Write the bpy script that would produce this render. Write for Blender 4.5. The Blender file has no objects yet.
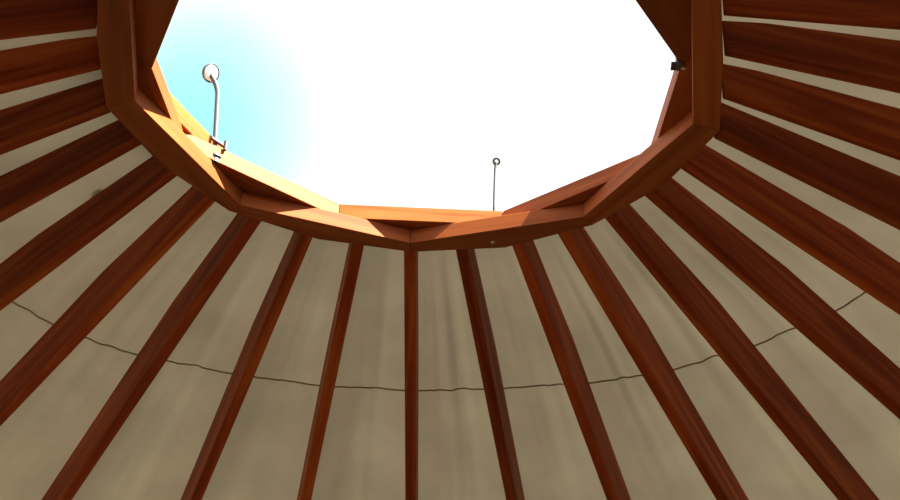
import bpy, bmesh, math, random
from mathutils import Vector, Matrix, noise
random.seed(7)
SC = bpy.context.scene
COL = SC.collection
R_ = math.radians

# ------------------------------------------------------------------ camera
cam_d = bpy.data.cameras.new('camera')
cam = bpy.data.objects.new('camera', cam_d)
COL.objects.link(cam)
right = Vector((0.99841, -0.03729, 0.04234)).normalized()
up = Vector((-0.0557, -0.53182, 0.84502)).normalized()
back = right.cross(up).normalized()
up = back.cross(right)
M = Matrix((right, up, back)).transposed().to_4x4()
M.translation = Vector((0.0963, -2.7719, 1.5))
cam.matrix_world = M
cam_d.sensor_width = 36
cam_d.lens = 1370.11 / 900 * 36
cam_d.clip_start = 0.02
cam_d.clip_end = 200
SC.camera = cam

# ------------------------------------------------------------------ sky
W = bpy.data.worlds.new('sky')
SC.world = W
W.use_nodes = True
nt = W.node_tree
nt.nodes.clear()
N = nt.nodes.new
L = nt.links.new
out = N('ShaderNodeOutputWorld')
bg = N('ShaderNodeBackground')
tc = N('ShaderNodeTexCoord')
dot = N('ShaderNodeVectorMath'); dot.operation = 'DOT_PRODUCT'
# the clear patch of sky, as a compass direction
dot.inputs[1].default_value = Vector((-0.1785, 0.7821, 0.5971)).normalized()
nz = N('ShaderNodeTexNoise')
nz.inputs['Scale'].default_value = 5.0
nz.inputs['Detail'].default_value = 5.0
L(tc.outputs['Generated'], dot.inputs[0])
L(tc.outputs['Generated'], nz.inputs['Vector'])
add = N('ShaderNodeMath'); add.operation = 'MULTIPLY_ADD'
add.inputs[1].default_value = 0.004
L(nz.outputs['Fac'], add.inputs[0]); L(dot.outputs['Value'], add.inputs[2])
ramp = N('ShaderNodeMapRange')
ramp.inputs['From Min'].default_value = 0.9964
ramp.inputs['From Max'].default_value = 1.0022
L(add.outputs[0], ramp.inputs['Value'])
mx = N('ShaderNodeMix'); mx.data_type = 'RGBA'
mx.inputs['A'].default_value = (1.35, 1.35, 1.35, 1)
mx.inputs['B'].default_value = (0.40, 1.0, 1.04, 1)
L(ramp.outputs['Result'], mx.inputs['Factor'])
L(mx.outputs['Result'], bg.inputs['Color'])
bg.inputs['Strength'].default_value = 1.0
L(bg.outputs[0], out.inputs[0])

# ------------------------------------------------------------------ sun
sd = bpy.data.lights.new('sun', 'SUN')
sd.energy = 36
sd.angle = R_(0.6)
sd.color = (1.0, 0.95, 0.84)
sun = bpy.data.objects.new('sun', sd)
COL.objects.link(sun)
az, el = R_(118), R_(48)
to_sun = Vector((math.sin(az) * math.cos(el), math.cos(az) * math.cos(el), math.sin(el)))
sun.rotation_euler = to_sun.to_track_quat('Z', 'Y').to_euler()
sun.location = to_sun * 12

SC.view_settings.view_transform = 'Standard'
SC.view_settings.look = 'None'
SC.view_settings.gamma = 1
SC.view_settings.exposure = 0.0
SC.view_settings.use_curve_mapping = False

# ------------------------------------------------------------------ materials
def new_mat(name):
    m = bpy.data.materials.new(name)
    m.use_nodes = True
    return m, m.node_tree, m.node_tree.nodes['Principled BSDF']

def wood(name, c1, c2, c3, rough=0.55, seed=0.0):
    """grain runs along the object's local Y (rafters) or X (ring boards: vec swap)"""
    m, t, b = new_mat(name)
    tc = t.nodes.new('ShaderNodeTexCoord')
    oi = t.nodes.new('ShaderNodeObjectInfo')
    mp = t.nodes.new('ShaderNodeMapping')
    mp.inputs['Scale'].default_value = (30, 1.6, 30)
    t.links.new(tc.outputs['Object'], mp.inputs['Vector'])
    off = t.nodes.new('ShaderNodeVectorMath'); off.operation = 'SCALE'
    t.links.new(oi.outputs['Random'], off.inputs['Scale'])
    off.inputs[0].default_value = (37, 11, 53)
    ad = t.nodes.new('ShaderNodeVectorMath')
    t.links.new(mp.outputs[0], ad.inputs[0]); t.links.new(off.outputs[0], ad.inputs[1])
    n1 = t.nodes.new('ShaderNodeTexNoise')
    n1.inputs['Scale'].default_value = 1.0
    n1.inputs['Detail'].default_value = 6
    n1.inputs['Distortion'].default_value = 0.6
    t.links.new(ad.outputs[0], n1.inputs['Vector'])
    cr = t.nodes.new('ShaderNodeValToRGB')
    e = cr.color_ramp.elements
    e[0].position = 0.32; e[0].color = c1 + (1,)
    e[1].position = 0.70; e[1].color = c3 + (1,)
    k = e.new(0.5); k.color = c2 + (1,)
    t.links.new(n1.outputs['Fac'], cr.inputs['Fac'])
    # boards differ a little from one another
    mr = t.nodes.new('ShaderNodeMapRange')
    mr.inputs['To Min'].default_value = 0.8; mr.inputs['To Max'].default_value = 1.2
    t.links.new(oi.outputs['Random'], mr.inputs['Value'])
    mu = t.nodes.new('ShaderNodeVectorMath'); mu.operation = 'SCALE'
    t.links.new(cr.outputs['Color'], mu.inputs[0]); t.links.new(mr.outputs[0], mu.inputs['Scale'])
    t.links.new(mu.outputs[0], b.inputs['Base Color'])
    b.inputs['Roughness'].default_value = rough
    b.inputs['Specular IOR Level'].default_value = 0.15
    bp = t.nodes.new('ShaderNodeBump')
    bp.inputs['Strength'].default_value = 0.25
    bp.inputs['Distance'].default_value = 0.002
    t.links.new(n1.outputs['Fac'], bp.inputs['Height'])
    t.links.new(bp.outputs[0], b.inputs['Normal'])
    return m

M_RAFTER = wood('stained_rafter_wood', (0.20, 0.026, 0.004), (0.34, 0.054, 0.0085), (0.48, 0.110, 0.016))
M_RING = wood('stained_ring_wood', (0.25, 0.055, 0.011), (0.35, 0.085, 0.018), (0.41, 0.112, 0.025))

def metal(name, c, rough=0.4, met=0.6):
    m, t, b = new_mat(name)
    n = t.nodes.new('ShaderNodeTexNoise'); n.inputs['Scale'].default_value = 60
    mr = t.nodes.new('ShaderNodeMapRange')
    mr.inputs['To Min'].default_value = rough - .1; mr.inputs['To Max'].default_value = rough + .15
    t.links.new(n.outputs['Fac'], mr.inputs['Value'])
    t.links.new(mr.outputs[0], b.inputs['Roughness'])
    b.inputs['Base Color'].default_value = c + (1,)
    b.inputs['Metallic'].default_value = met
    return m

M_METAL = metal('grey_metal', (0.045, 0.05, 0.06), .6, .1)
M_DARK = metal('dark_metal', (0.09, 0.09, 0.095), .5, .2)
M_BOLT = metal('bright_bolt', (0.75, 0.70, 0.60), 0.3, 0.3)
M_LENS = metal('white_lens', (0.85, 0.83, 0.86), 0.3, 0.0)

def fabric(name, diff, trans):
    m = bpy.data.materials.new(name); m.use_nodes = True
    t = m.node_tree; t.nodes.clear()
    o = t.nodes.new('ShaderNodeOutputMaterial')
    tc = t.nodes.new('ShaderNodeTexCoord')
    n = t.nodes.new('ShaderNodeTexNoise'); n.inputs['Scale'].default_value = 3.5
    n.inputs['Detail'].default_value = 4
    t.links.new(tc.outputs['Object'], n.inputs['Vector'])
    mr = t.nodes.new('ShaderNodeMapRange')
    mr.inputs['From Min'].default_value = .3; mr.inputs['From Max'].default_value = .7
    mr.inputs['To Min'].default_value = 0.88; mr.inputs['To Max'].default_value = 1.1
    t.links.new(n.outputs['Fac'], mr.inputs['Value'])
    def scaled(c):
        v = t.nodes.new('ShaderNodeVectorMath'); v.operation = 'SCALE'
        v.inputs[0].default_value = c
        t.links.new(mr.outputs[0], v.inputs['Scale'])
        return v.outputs[0]
    d = t.nodes.new('ShaderNodeBsdfDiffuse')
    tr = t.nodes.new('ShaderNodeBsdfTranslucent')
    t.links.new(scaled(diff), d.inputs['Color'])
    t.links.new(scaled(trans), tr.inputs['Color'])
    n2 = t.nodes.new('ShaderNodeTexNoise'); n2.inputs['Scale'].default_value = 14
    n2.inputs['Detail'].default_value = 5
    t.links.new(tc.outputs['Object'], n2.inputs['Vector'])
    bp = t.nodes.new('ShaderNodeBump'); bp.inputs['Strength'].default_value = .35
    bp.inputs['Distance'].default_value = .01
    t.links.new(n2.outputs['Fac'], bp.inputs['Height'])
    t.links.new(bp.outputs[0], d.inputs['Normal'])
    a = t.nodes.new('ShaderNodeAddShader')
    t.links.new(d.outputs[0], a.inputs[0]); t.links.new(tr.outputs[0], a.inputs[1])
    t.links.new(a.outputs[0], o.inputs['Surface'])
    return m

M_CANVAS = fabric('roof_canvas', (0.62, 0.57, 0.45), (0.0190, 0.0172, 0.0122))
M_WALLC = fabric('wall_canvas', (0.62, 0.57, 0.45), (0.0190, 0.0172, 0.0122))
m, t, b = new_mat('seam_thread'); M_SEAM = m
b.inputs['Base Color'].default_value = (0.42, 0.34, 0.25, 1); b.inputs['Roughness'].default_value = .9

m, t, b = new_mat('plank_floor'); M_FLOOR = m
tc = t.nodes.new('ShaderNodeTexCoord')
br = t.nodes.new('ShaderNodeTexBrick')
br.inputs['Color1'].default_value = (0.56, 0.46, 0.34, 1)
br.inputs['Color2'].default_value = (0.48, 0.38, 0.27, 1)
br.inputs['Mortar'].default_value = (0.10, 0.06, 0.03, 1)
br.inputs['Scale'].default_value = 1.0
br.inputs['Brick Width'].default_value = 1.8
br.inputs['Row Height'].default_value = 0.12
br.inputs['Mortar Size'].default_value = 0.003
t.links.new(tc.outputs['Object'], br.inputs['Vector'])
t.links.new(br.outputs['Color'], b.inputs['Base Color'])
b.inputs['Roughness'].default_value = .5

m, t, b = new_mat('grass_ground'); M_GRASS = m
n = t.nodes.new('ShaderNodeTexNoise'); n.inputs['Scale'].default_value = 8
cr = t.nodes.new('ShaderNodeValToRGB')
cr.color_ramp.elements[0].color = (0.05, 0.09, 0.02, 1)
cr.color_ramp.elements[1].color = (0.12, 0.17, 0.05, 1)
t.links.new(n.outputs['Fac'], cr.inputs['Fac']); t.links.new(cr.outputs[0], b.inputs['Base Color'])
b.inputs['Roughness'].default_value = .95

# ------------------------------------------------------------------ helpers
def link(name, bm, mat, parent=None, smooth=False, loc=None, rotz=None):
    bmesh.ops.recalc_face_normals(bm, faces=bm.faces)
    me = bpy.data.meshes.new(name)
    bm.to_mesh(me); bm.free()
    me.materials.append(mat)
    if smooth:
        for p in me.polygons: p.use_smooth = True
    o = bpy.data.objects.new(name, me)
    COL.objects.link(o)
    if parent: o.parent = parent
    if loc: o.location = loc
    if rotz is not None: o.rotation_euler = (0, 0, rotz)
    return o

def prism(bm, pts, z0, z1):
    """closed polygon pts (x, y) extruded from z0 to z1"""
    a = [bm.verts.new((x, y, z0)) for x, y in pts]
    c = [bm.verts.new((x, y, z1)) for x, y in pts]
    bm.faces.new(a); bm.faces.new(c[::-1])
    n = len(pts)
    for i in range(n):
        bm.faces.new((a[i], a[(i + 1) % n], c[(i + 1) % n], c[i]))

def bevel_all(bm, w, seg=2):
    bmesh.ops.recalc_face_normals(bm, faces=bm.faces)
    bmesh.ops.bevel(bm, geom=list(bm.edges), offset=w, segments=seg, affect='EDGES', profile=.6, clamp_overlap=True)

def tube(bm, pts, radii, seg=14, cap=True):
    pts = [Vector(p) for p in pts]
    if not isinstance(radii, (list, tuple)): radii = [radii] * len(pts)
    rings = []
    ref = None
    for i, p in enumerate(pts):
        d = (pts[min(i + 1, len(pts) - 1)] - pts[max(i - 1, 0)]).normalized()
        if ref is None: ref = d.orthogonal().normalized()
        ref = (ref - d * ref.dot(d)).normalized()
        bi = d.cross(ref)
        rings.append([bm.verts.new(p + (ref * math.cos(2 * math.pi * k / seg) + bi * math.sin(2 * math.pi * k / seg)) * radii[i]) for k in range(seg)])
    for a, c in zip(rings, rings[1:]):
        for k in range(seg):
            bm.faces.new((a[k], a[(k + 1) % seg], c[(k + 1) % seg], c[k]))
    if cap:
        bm.faces.new(rings[0][::-1]); bm.faces.new(rings[-1])

def box(bm, c, s, mat=None):
    r = bmesh.ops.create_cube(bm, size=1)
    T = Matrix.Translation(c) @ (mat or Matrix()) @ Matrix.Diagonal((*s, 1))
    bmesh.ops.transform(bm, matrix=T, verts=r['verts'])

def pol(r, deg):
    a = R_(deg)
    return Vector((r * math.sin(a), r * math.cos(a)))

def tagthing(o, label, cat, group=None):
    o['label'] = label; o['category'] = cat
    if group: o['group'] = group

def empty(name, loc, rotz=0):
    o = bpy.data.objects.new(name, None)
    COL.objects.link(o); o.location = loc; o.rotation_euler = (0, 0, rotz)
    o.empty_display_size = .1
    return o

# ------------------------------------------------------------------ dimensions (metres)
SLOPE = 0.4006
RING_R = 0.7693
ZTOP = 3.9327                 # underside of the canvas at r = RING_R
RW, RD = 0.0382, 0.1432       # rafter width and depth
Z_LOW, Z_MID, Z_UP = 3.75, 3.8005, 3.851
R_WALL = 4.30
def cone_z(r): return ZTOP - SLOPE * (r - RING_R)
R_JOIN = 1.35
def top_z(r):                 # rafter backs are planed down to a slimmer end where they meet the ring
    return min(cone_z(r), 3.851 + (r - .84) * (cone_z(R_JOIN) - 3.851) / (R_JOIN - .84))
Z_EAVE = cone_z(R_WALL)

# ------------------------------------------------------------------ setting: ground, floor, wall, canvas roof
bm = bmesh.new()
bmesh.ops.create_circle(bm, cap_ends=True, segments=64, radius=40)
o = link('ground', bm, M_GRASS, loc=(0, 0, -0.06)); o['kind'] = 'structure'
bm = bmesh.new()
prism(bm, [(R_WALL * math.cos(i * math.pi / 48), R_WALL * math.sin(i * math.pi / 48)) for i in range(96)], -0.05, 0)
o = link('floor', bm, M_FLOOR); o['kind'] = 'structure'

bm = bmesh.new()
n = 192
prev = None; first = None
for i in range(n):
    a = 2 * math.pi * i / n
    rr = R_WALL + .012 * math.sin(a * 32)
    c = [bm.verts.new((rr * math.sin(a), rr * math.cos(a), z)) for z in (-0.05, Z_EAVE * .5, Z_EAVE)]
    if prev:
        for j in range(2): bm.faces.new((prev[j], c[j], c[j + 1], prev[j + 1]))
    else: first = c
    prev = c
for j in range(2): bm.faces.new((prev[j], first[j], first[j + 1], prev[j + 1]))
o = link('wall_round', bm, M_WALLC, smooth=True); o['kind'] = 'structure'

# ring polygons (corner radius, compass angle)
L1_IN = [(0.7719, 0.78), (0.775, 41.97), (0.762, 82.09), (0.770, 121.39), (0.7693, 161.43), (0.7693, -158.57), (0.7627, -118.68), (0.7461, -79.02), (0.7896, -38.9)]
L1_OUT = [(0.8235, 0.99), (0.8275, 41.92), (0.8414, 81.22), (0.8404, 121.28), (0.8388, 161.43), (0.8388, -158.57), (0.8337, -118.72), (0.8343, -77.86), (0.84, -39.29)]
L2_IN = [(0.7748, 21.98), (0.7747, 61.84), (0.6969, 95.86), (0.6307, 135.63), (0.7462, -178.57), (0.6318, -125.65), (0.6869, -84.58), (0.7627, -58.35), (0.7603, -16.15)]
OUT_R = 0.842

# outside of the ring: many-sided, following both layers' corners
OUTLINE = []
for q in range(9):
    OUTLINE.append(L1_OUT[q])
    a0, a1 = L1_OUT[q][1], L1_OUT[(q + 1) % 9][1]
    if a1 < a0: a1 += 360
    m_ = (a0 + a1) / 2
    OUTLINE.append((0.826 if abs(m_) < 70 else 0.797, m_ - 360 if m_ > 180 else m_))

def edge_r(poly, deg):
    """radius at which the closed polygon is met in compass direction deg"""
    d = pol(1, deg)
    P = [pol(*c) for c in poly]
    best = 0.84
    for a, c in zip(P, P[1:] + P[:1]):
        e = c - a
        den = d.x * e.y - d.y * e.x
        if abs(den) < 1e-9: continue
        s = (a.x * e.y - a.y * e.x) / den
        u = (a.x * d.y - a.y * d.x) / den
        if s > 0 and -1e-6 <= u <= 1 + 1e-6: best = s
    return best

# canvas: thin skirt round the ring's top, then the cone down to the eave
R_FLAT = 0.850
bm = bmesh.new()
NA = 768
radii = [None, None, R_FLAT, 0.95, 1.05, 1.15, 1.25, R_JOIN] + [R_FLAT + (4.42 - R_FLAT) * (i / 40) for i in range(6, 41)]
rows = []
for i in range(NA):
    deg = 360 * i / NA
    row = []
    for j, r in enumerate(radii):
        if j == 0:
            rr = edge_r(OUTLINE, deg) - .018; z = Z_UP + .0015     # tucked over the ring
        elif j == 1:
            rr = edge_r(OUTLINE, deg) + .001; z = Z_UP + .0015
        else:
            rr = r
            z = top_z(r) + .002
            if j == 2: rr = edge_r(OUTLINE, deg) + .002
            # cloth lies on the rafters and lifts a little between them, with soft creases running down the slope
            ph = math.sin(math.pi * ((deg - 1.12) / 11.25)) ** 2
            cre = noise.noise(Vector((deg * .55, r * .7, 3.1))) + .5 * noise.noise(Vector((deg * 1.6, r * 1.1, 9.0)))
            z += ph * (.006 + .008 * cre) * min(1, (r - R_FLAT) * 3)
        p = pol(rr, deg)
        row.append(bm.verts.new((p.x, p.y, z)))
    rows.append(row)
for i in range(NA):
    a, c = rows[i], rows[(i + 1) % NA]
    for j in range(len(radii) - 1):
        bm.faces.new((a[j], c[j], c[j + 1], a[j + 1]))
roof = link('ceiling', bm, M_CANVAS, smooth=True); roof['kind'] = 'structure'

# the sewn seam that runs round the canvas
SEAM = [(-60, 1.60), (-49.2, 1.602), (-38.3, 1.61), (-20.9, 1.565), (-1.6, 1.538), (14.1, 1.526), (32.4, 1.549), (48.8, 1.55), (61.8, 1.552), (80, 1.56)]
def seam_r(d):
    if d <= SEAM[0][0] or d >= SEAM[-1][0]: return 1.56
    for (a, ra), (c, rc) in zip(SEAM, SEAM[1:]):
        if a <= d <= c: return ra + (rc - ra) * (d - a) / (c - a)
bm = bmesh.new()
prev = None; first = None
for i in range(720):
    deg = -180 + i * .5
    ws = []
    r0 = seam_r(deg)
    for dr, dz in ((-.0018, -.0005), (-.0018, -.0035), (.0018, -.0035), (.0018, -.0005)):
        p = pol(r0 + dr, deg)
        ph = math.sin(math.pi * ((deg - 1.12) / 11.25)) ** 2
        cre = noise.noise(Vector(((deg % 360) * .55, r0 * .7, 3.1))) + .5 * noise.noise(Vector(((deg % 360) * 1.6, r0 * 1.1, 9.0)))
        ws.append(bm.verts.new((p.x, p.y, cone_z(r0 + dr) + .002 + ph * (.006 + .008 * cre) + dz)))
    if prev:
        for k in range(4): bm.faces.new((prev[k], prev[(k + 1) % 4], ws[(k + 1) % 4], ws[k]))
    else: first = ws
    prev = ws
for k in range(4): bm.faces.new((prev[k], prev[(k + 1) % 4], first[(k + 1) % 4], first[k]))
sm = link('seam', bm, M_SEAM, roof)
sm['label'] = 'thin brown sewn seam running round the canvas'

# ------------------------------------------------------------------ crown ring
ring = empty('crown_ring', (0, 0, Z_LOW))
tagthing(ring, 'stained wooden many-sided ring of stacked boards framing the open skylight', 'roof ring')

def ring_board(inner, outer, z0, z1, gap=.0006, name='ring_board'):
    """one board of the ring: inner = its two inside corners, outer = its outside corners in the same order"""
    a, b_ = pol(*inner[0]), pol(*inner[1])
    outs = [pol(*c) for c in outer]
    mid = (a + b_ + outs[0] + outs[-1]) / 4
    ax = (b_ - a).normalized()
    ang = math.atan2(-ax.x, ax.y)
    pts = []
    seq = [(a, 1), (b_, -1)] + [(p, -1 if q == len(outs) - 1 else (1 if q == 0 else 0)) for q, p in reversed(list(enumerate(outs)))]
    for p, s in seq:
        q = p + ax * gap * s - mid
        pts.append((q.x * math.cos(-ang) - q.y * math.sin(-ang), q.x * math.sin(-ang) + q.y * math.cos(-ang)))
    bm = bmesh.new()
    prism(bm, pts, z0 - Z_LOW, z1 - Z_LOW)
    bevel_all(bm, .0018, 2)
    return link(name, bm, M_RING, ring, loc=(mid.x, mid.y, 0), rotz=ang)

for i in range(9):
    j = (i + 1) % 9
    ring_board((L1_IN[i], L1_IN[j]), (OUTLINE[2 * i], OUTLINE[2 * i + 1], OUTLINE[2 * j]), Z_LOW, Z_MID - .0004)
    ring_board((L2_IN[i], L2_IN[j]), (OUTLINE[2 * i + 1], OUTLINE[2 * j], OUTLINE[2 * j + 1]), Z_MID + .0004, Z_UP)
# the extra top board that carries the left post
mb = ring_board(((0.7578, -73.8), (0.8213, -39.05)), ((0.836, -73.8), (0.836, -39.05)), Z_UP + .0006, 3.9075, name='mounting_board')

# bolt heads under the ring
def bolt_mesh(r=.006, h=.004):
    bm = bmesh.new()
    pts = [(r * math.cos(k * math.pi / 3), r * math.sin(k * math.pi / 3)) for k in range(6)]
    prism(bm, pts, -h, 0)
    bevel_all(bm, .0006, 1)
    return bm
o = link('bolt', bolt_mesh(), M_BOLT, ring, loc=(0.262, 0.738, 0)); o['label'] = 'bright bolt head under the ring'
# right: dark bracket with a bright bolt, screwed to the inside corner of the ring
p = pol(0.690, 95.9)
bm = bmesh.new()
ang = -R_(95.9)
Rz = Matrix.Rotation(ang, 4, 'Z')
box(bm, (p.x, p.y, 3.835 - Z_LOW), (.030, .010, .085), Rz)
box(bm, (p.x - .004, p.y, 3.797 - Z_LOW), (.030, .030, .006), Rz)
bevel_all(bm, .001, 1)
br_ = link('bracket', bm, M_DARK, ring); br_['label'] = 'dark metal bracket'
bm = bolt_mesh(.006, .005)
bo = link('bolt', bm, M_BOLT, br_, loc=(p.x + .012, p.y, 3.794 - Z_LOW))

# ------------------------------------------------------------------ rafters
TW = {-8: (0.0011, 0.0005), -7: (0.005, 0.0029), -6: (0.0008, 0.0008), -5: (0.0023, 0.0064), -4: (-0.0061, -0.0041), -3: (-0.0097, -0.0119), -2: (-0.0027, 0.0068), -1: (-0.0046, 0.0058), 0: (-0.0039, 0.0107), 1: (-0.0048, 0.0094), 2: (0.0086, 0.0033), 3: (-0.0001, -0.0003), 4: (0.0004, -0.0053), 5: (-0.0004, 0.0059), 7: (0.0037, 0.0053), 8: (-0.0048, -0.0047), 9: (0.0027, 0.0022)}
ordn = ['', 'first', 'second', 'third', 'fourth', 'fifth', 'sixth', 'seventh', 'eighth', 'ninth', 'tenth']
LOOK = {
    0: 'dark brown wooden rafter standing upright in the middle of the canvas, seen straight from below',
    -1: 'red-brown wooden rafter leaning slightly left, first one left of the upright middle rafter',
    1: 'red-brown wooden rafter leaning slightly right, first one right of the upright middle rafter',
    -2: 'orange-brown wooden rafter, second one left of the upright middle rafter',
    2: 'brown wooden rafter, second one right of the upright middle rafter',
    -3: 'slanting orange-brown rafter near a ring corner, third left of the upright middle rafter',
    3: 'slanting dark brown rafter near the ring corner, third right of the upright middle rafter',
    9: 'dark brown near-level rafter by the top right corner, ninth right of the upright middle rafter',
    10: 'rafter cut off by the top edge at right, tenth right of the upright middle rafter',
    -8: 'dark brown gently sloping rafter at upper left, eighth left of the upright middle rafter',
    -9: 'rafter in the top left corner, ninth left of the upright middle rafter',
}
for k in range(-15, 17):
    deg = math.degrees(0.01955) + k * 11.25
    a = R_(deg)
    ta, tb = TW.get(k, (0, 0))
    r1, r2 = RING_R * 1.15, RING_R * 2.2
    def off(r): return ta + (tb - ta) * (r - r1) / (r2 - r1)
    ri = edge_r(OUTLINE, deg) + .004
    ends = [edge_r(OUTLINE, deg + math.degrees((s * RW + ta) / ri)) + .004 for s in (-.5, .5)]
    ro = 4.24
    zb = lambda r: cone_z(r) - RD * math.sqrt(1 + SLOPE ** 2)
    prof = [(ri, max(zb(ri), Z_LOW - .001)), (ri, top_z(ri) - .001), (R_JOIN, top_z(R_JOIN) - .001), (ro, cone_z(ro) - .001), (ro, zb(ro))]
    # origin at the ring end; local Y runs out along the rafter
    org = pol(ri, deg)
    bm = bmesh.new()
    th = math.atan(SLOPE)
    sides = []
    for s in (-.5, .5):
        vs = []
        for r, z in prof:
            y = (ends[0 if s < 0 else 1] if r == ri else r) - ri; zz = z - Z_LOW
            # rotate into the rafter's own slope so the grain follows it
            yy = y * math.cos(th) - zz * math.sin(th)
            zz2 = y * math.sin(th) + zz * math.cos(th)
            vs.append(bm.verts.new((s * RW + off(r), yy, zz2)))
        sides.append(vs)
    bm.faces.new(sides[0]); bm.faces.new(sides[1][::-1])
    for i in range(len(prof)):
        j = (i + 1) % len(prof)
        bm.faces.new((sides[0][i], sides[0][j], sides[1][j], sides[1][i]))
    bevel_all(bm, .0025, 2)
    o = link('rafter', bm, M_RAFTER)
    o.rotation_mode = 'XYZ'
    o.matrix_world = Matrix.Translation((org.x, org.y, Z_LOW)) @ Matrix.Rotation(-a, 4, 'Z') @ Matrix.Rotation(-th, 4, 'X')
    if -9 <= k <= 10:
        side = 'left' if k < 0 else 'right'
        lab = LOOK.get(k) or 'red-brown wooden rafter, %s one %s of the upright middle rafter' % (ordn[abs(k)], side)
    else:
        lab = 'stained wooden rafter on the near side of the roof, outside the view'
    tagthing(o, lab, 'rafter', 'rafters radiating from the crown ring')

# ------------------------------------------------------------------ the two posts on the ring
def post(name, base, zb, zt, head_c, head_r, head_n, rod, label, lens_k, lean=(0, 0)):
    t = empty(name, (base[0], base[1], zb))
    tagthing(t, label, 'lamp')
    h = zt - zb
    hc = Vector(head_c) - Vector((base[0], base[1], zb))
    nrm = Vector(head_n).normalized()
    bm = bmesh.new()
    top = Vector((lean[0], lean[1], h))
    pts = [tuple(top * f_) for f_ in (0, .3, .6, .85)]
    endp = hc + Vector((0, 0, -head_r * .2))
    for q in range(1, 7):
        u = q / 6
        pts.append(tuple((top * .85 * (1 - u) ** 2 + top * 2 * u * (1 - u) + endp * u * u)))
    tube(bm, pts, rod, 14)
    link('pole', bm, M_METAL, t, smooth=True)
    # head: shallow bowl with a rim
    bm = bmesh.new()
    q = nrm.to_track_quat('Z', 'Y').to_matrix().to_4x4()
    prof = [(0.0, -.55), (.35, -.52), (.7, -.38), (.92, -.15), (1.0, .08), (1.0, .2), (.88, .2), (.86, .10), (0.0, .06)]
    seg = 28
    rings = []
    for r, z in prof:
        rings.append([bm.verts.new((r * head_r * math.cos(2 * math.pi * k / seg), r * head_r * math.sin(2 * math.pi * k / seg), z * head_r)) for k in range(seg)] if r > 0 else [bm.verts.new((0, 0, z * head_r))])
    for A, B in zip(rings, rings[1:]):
        for k in range(seg):
            if len(A) == 1: bm.faces.new((A[0], B[k], B[(k + 1) % seg]))
            elif len(B) == 1: bm.faces.new((A[k], A[(k + 1) % seg], B[0]))
            else: bm.faces.new((A[k], A[(k + 1) % seg], B[(k + 1) % seg], B[k]))
    bmesh.ops.transform(bm, matrix=Matrix.Translation(hc) @ q, verts=bm.verts)
    hd = link('lamp_head', bm, M_METAL, t, smooth=True)
    bm = bmesh.new()
    bmesh.ops.create_uvsphere(bm, u_segments=24, v_segments=12, radius=head_r * lens_k)
    bmesh.ops.transform(bm, matrix=Matrix.Translation(hc + nrm * head_r * .13) @ q @ Matrix.Diagonal((1, 1, .22, 1)), verts=bm.verts)
    ln = link('lens', bm, M_LENS, hd, smooth=True); ln['label'] = 'white lens'
    # collar and crossbar at the foot
    bm = bmesh.new()
    tube(bm, [(0, 0, 0), (0, 0, .018)], rod * 2.0, 16)
    tube(bm, [(0, 0, .018), (0, 0, .024)], rod * 2.6, 16)
    link('collar', bm, M_DARK, t, smooth=False)
    return t

# left post: fixed to the inside of the ring on the left, standing clear above it
pb = (-0.565, 0.479)
t = post('post_lamp', pb, 3.800, 4.100, (-0.622, 0.485, 4.138), .030, (0.62, -0.45, -0.42), .0075,
         'taller grey post with tilted round head, on the left side of the roof ring', .84, (-0.029, 0.015))
bm = bmesh.new()
Rz = Matrix.Rotation(R_(48.8), 4, 'Z')
box(bm, (.004, 0, .075), (.060, .010, .010), Rz)
box(bm, (-.006, .004, .030), (.018, .016, .060), Rz)
box(bm, (0.026, -0.004, .062), (.009, .009, .034), Rz)
bevel_all(bm, .001, 1)
link('clamp', bm, M_METAL, t)
# far post: bolted through the ring to the right of the middle
t = post('post_lamp', (0.266, 0.790), 3.852, 4.072, (0.268, 0.784, 4.084), .0135, (0.1, -0.9, -0.4), .0048,
         'shorter thin grey post with small round head, on the far side of the roof ring', .45)
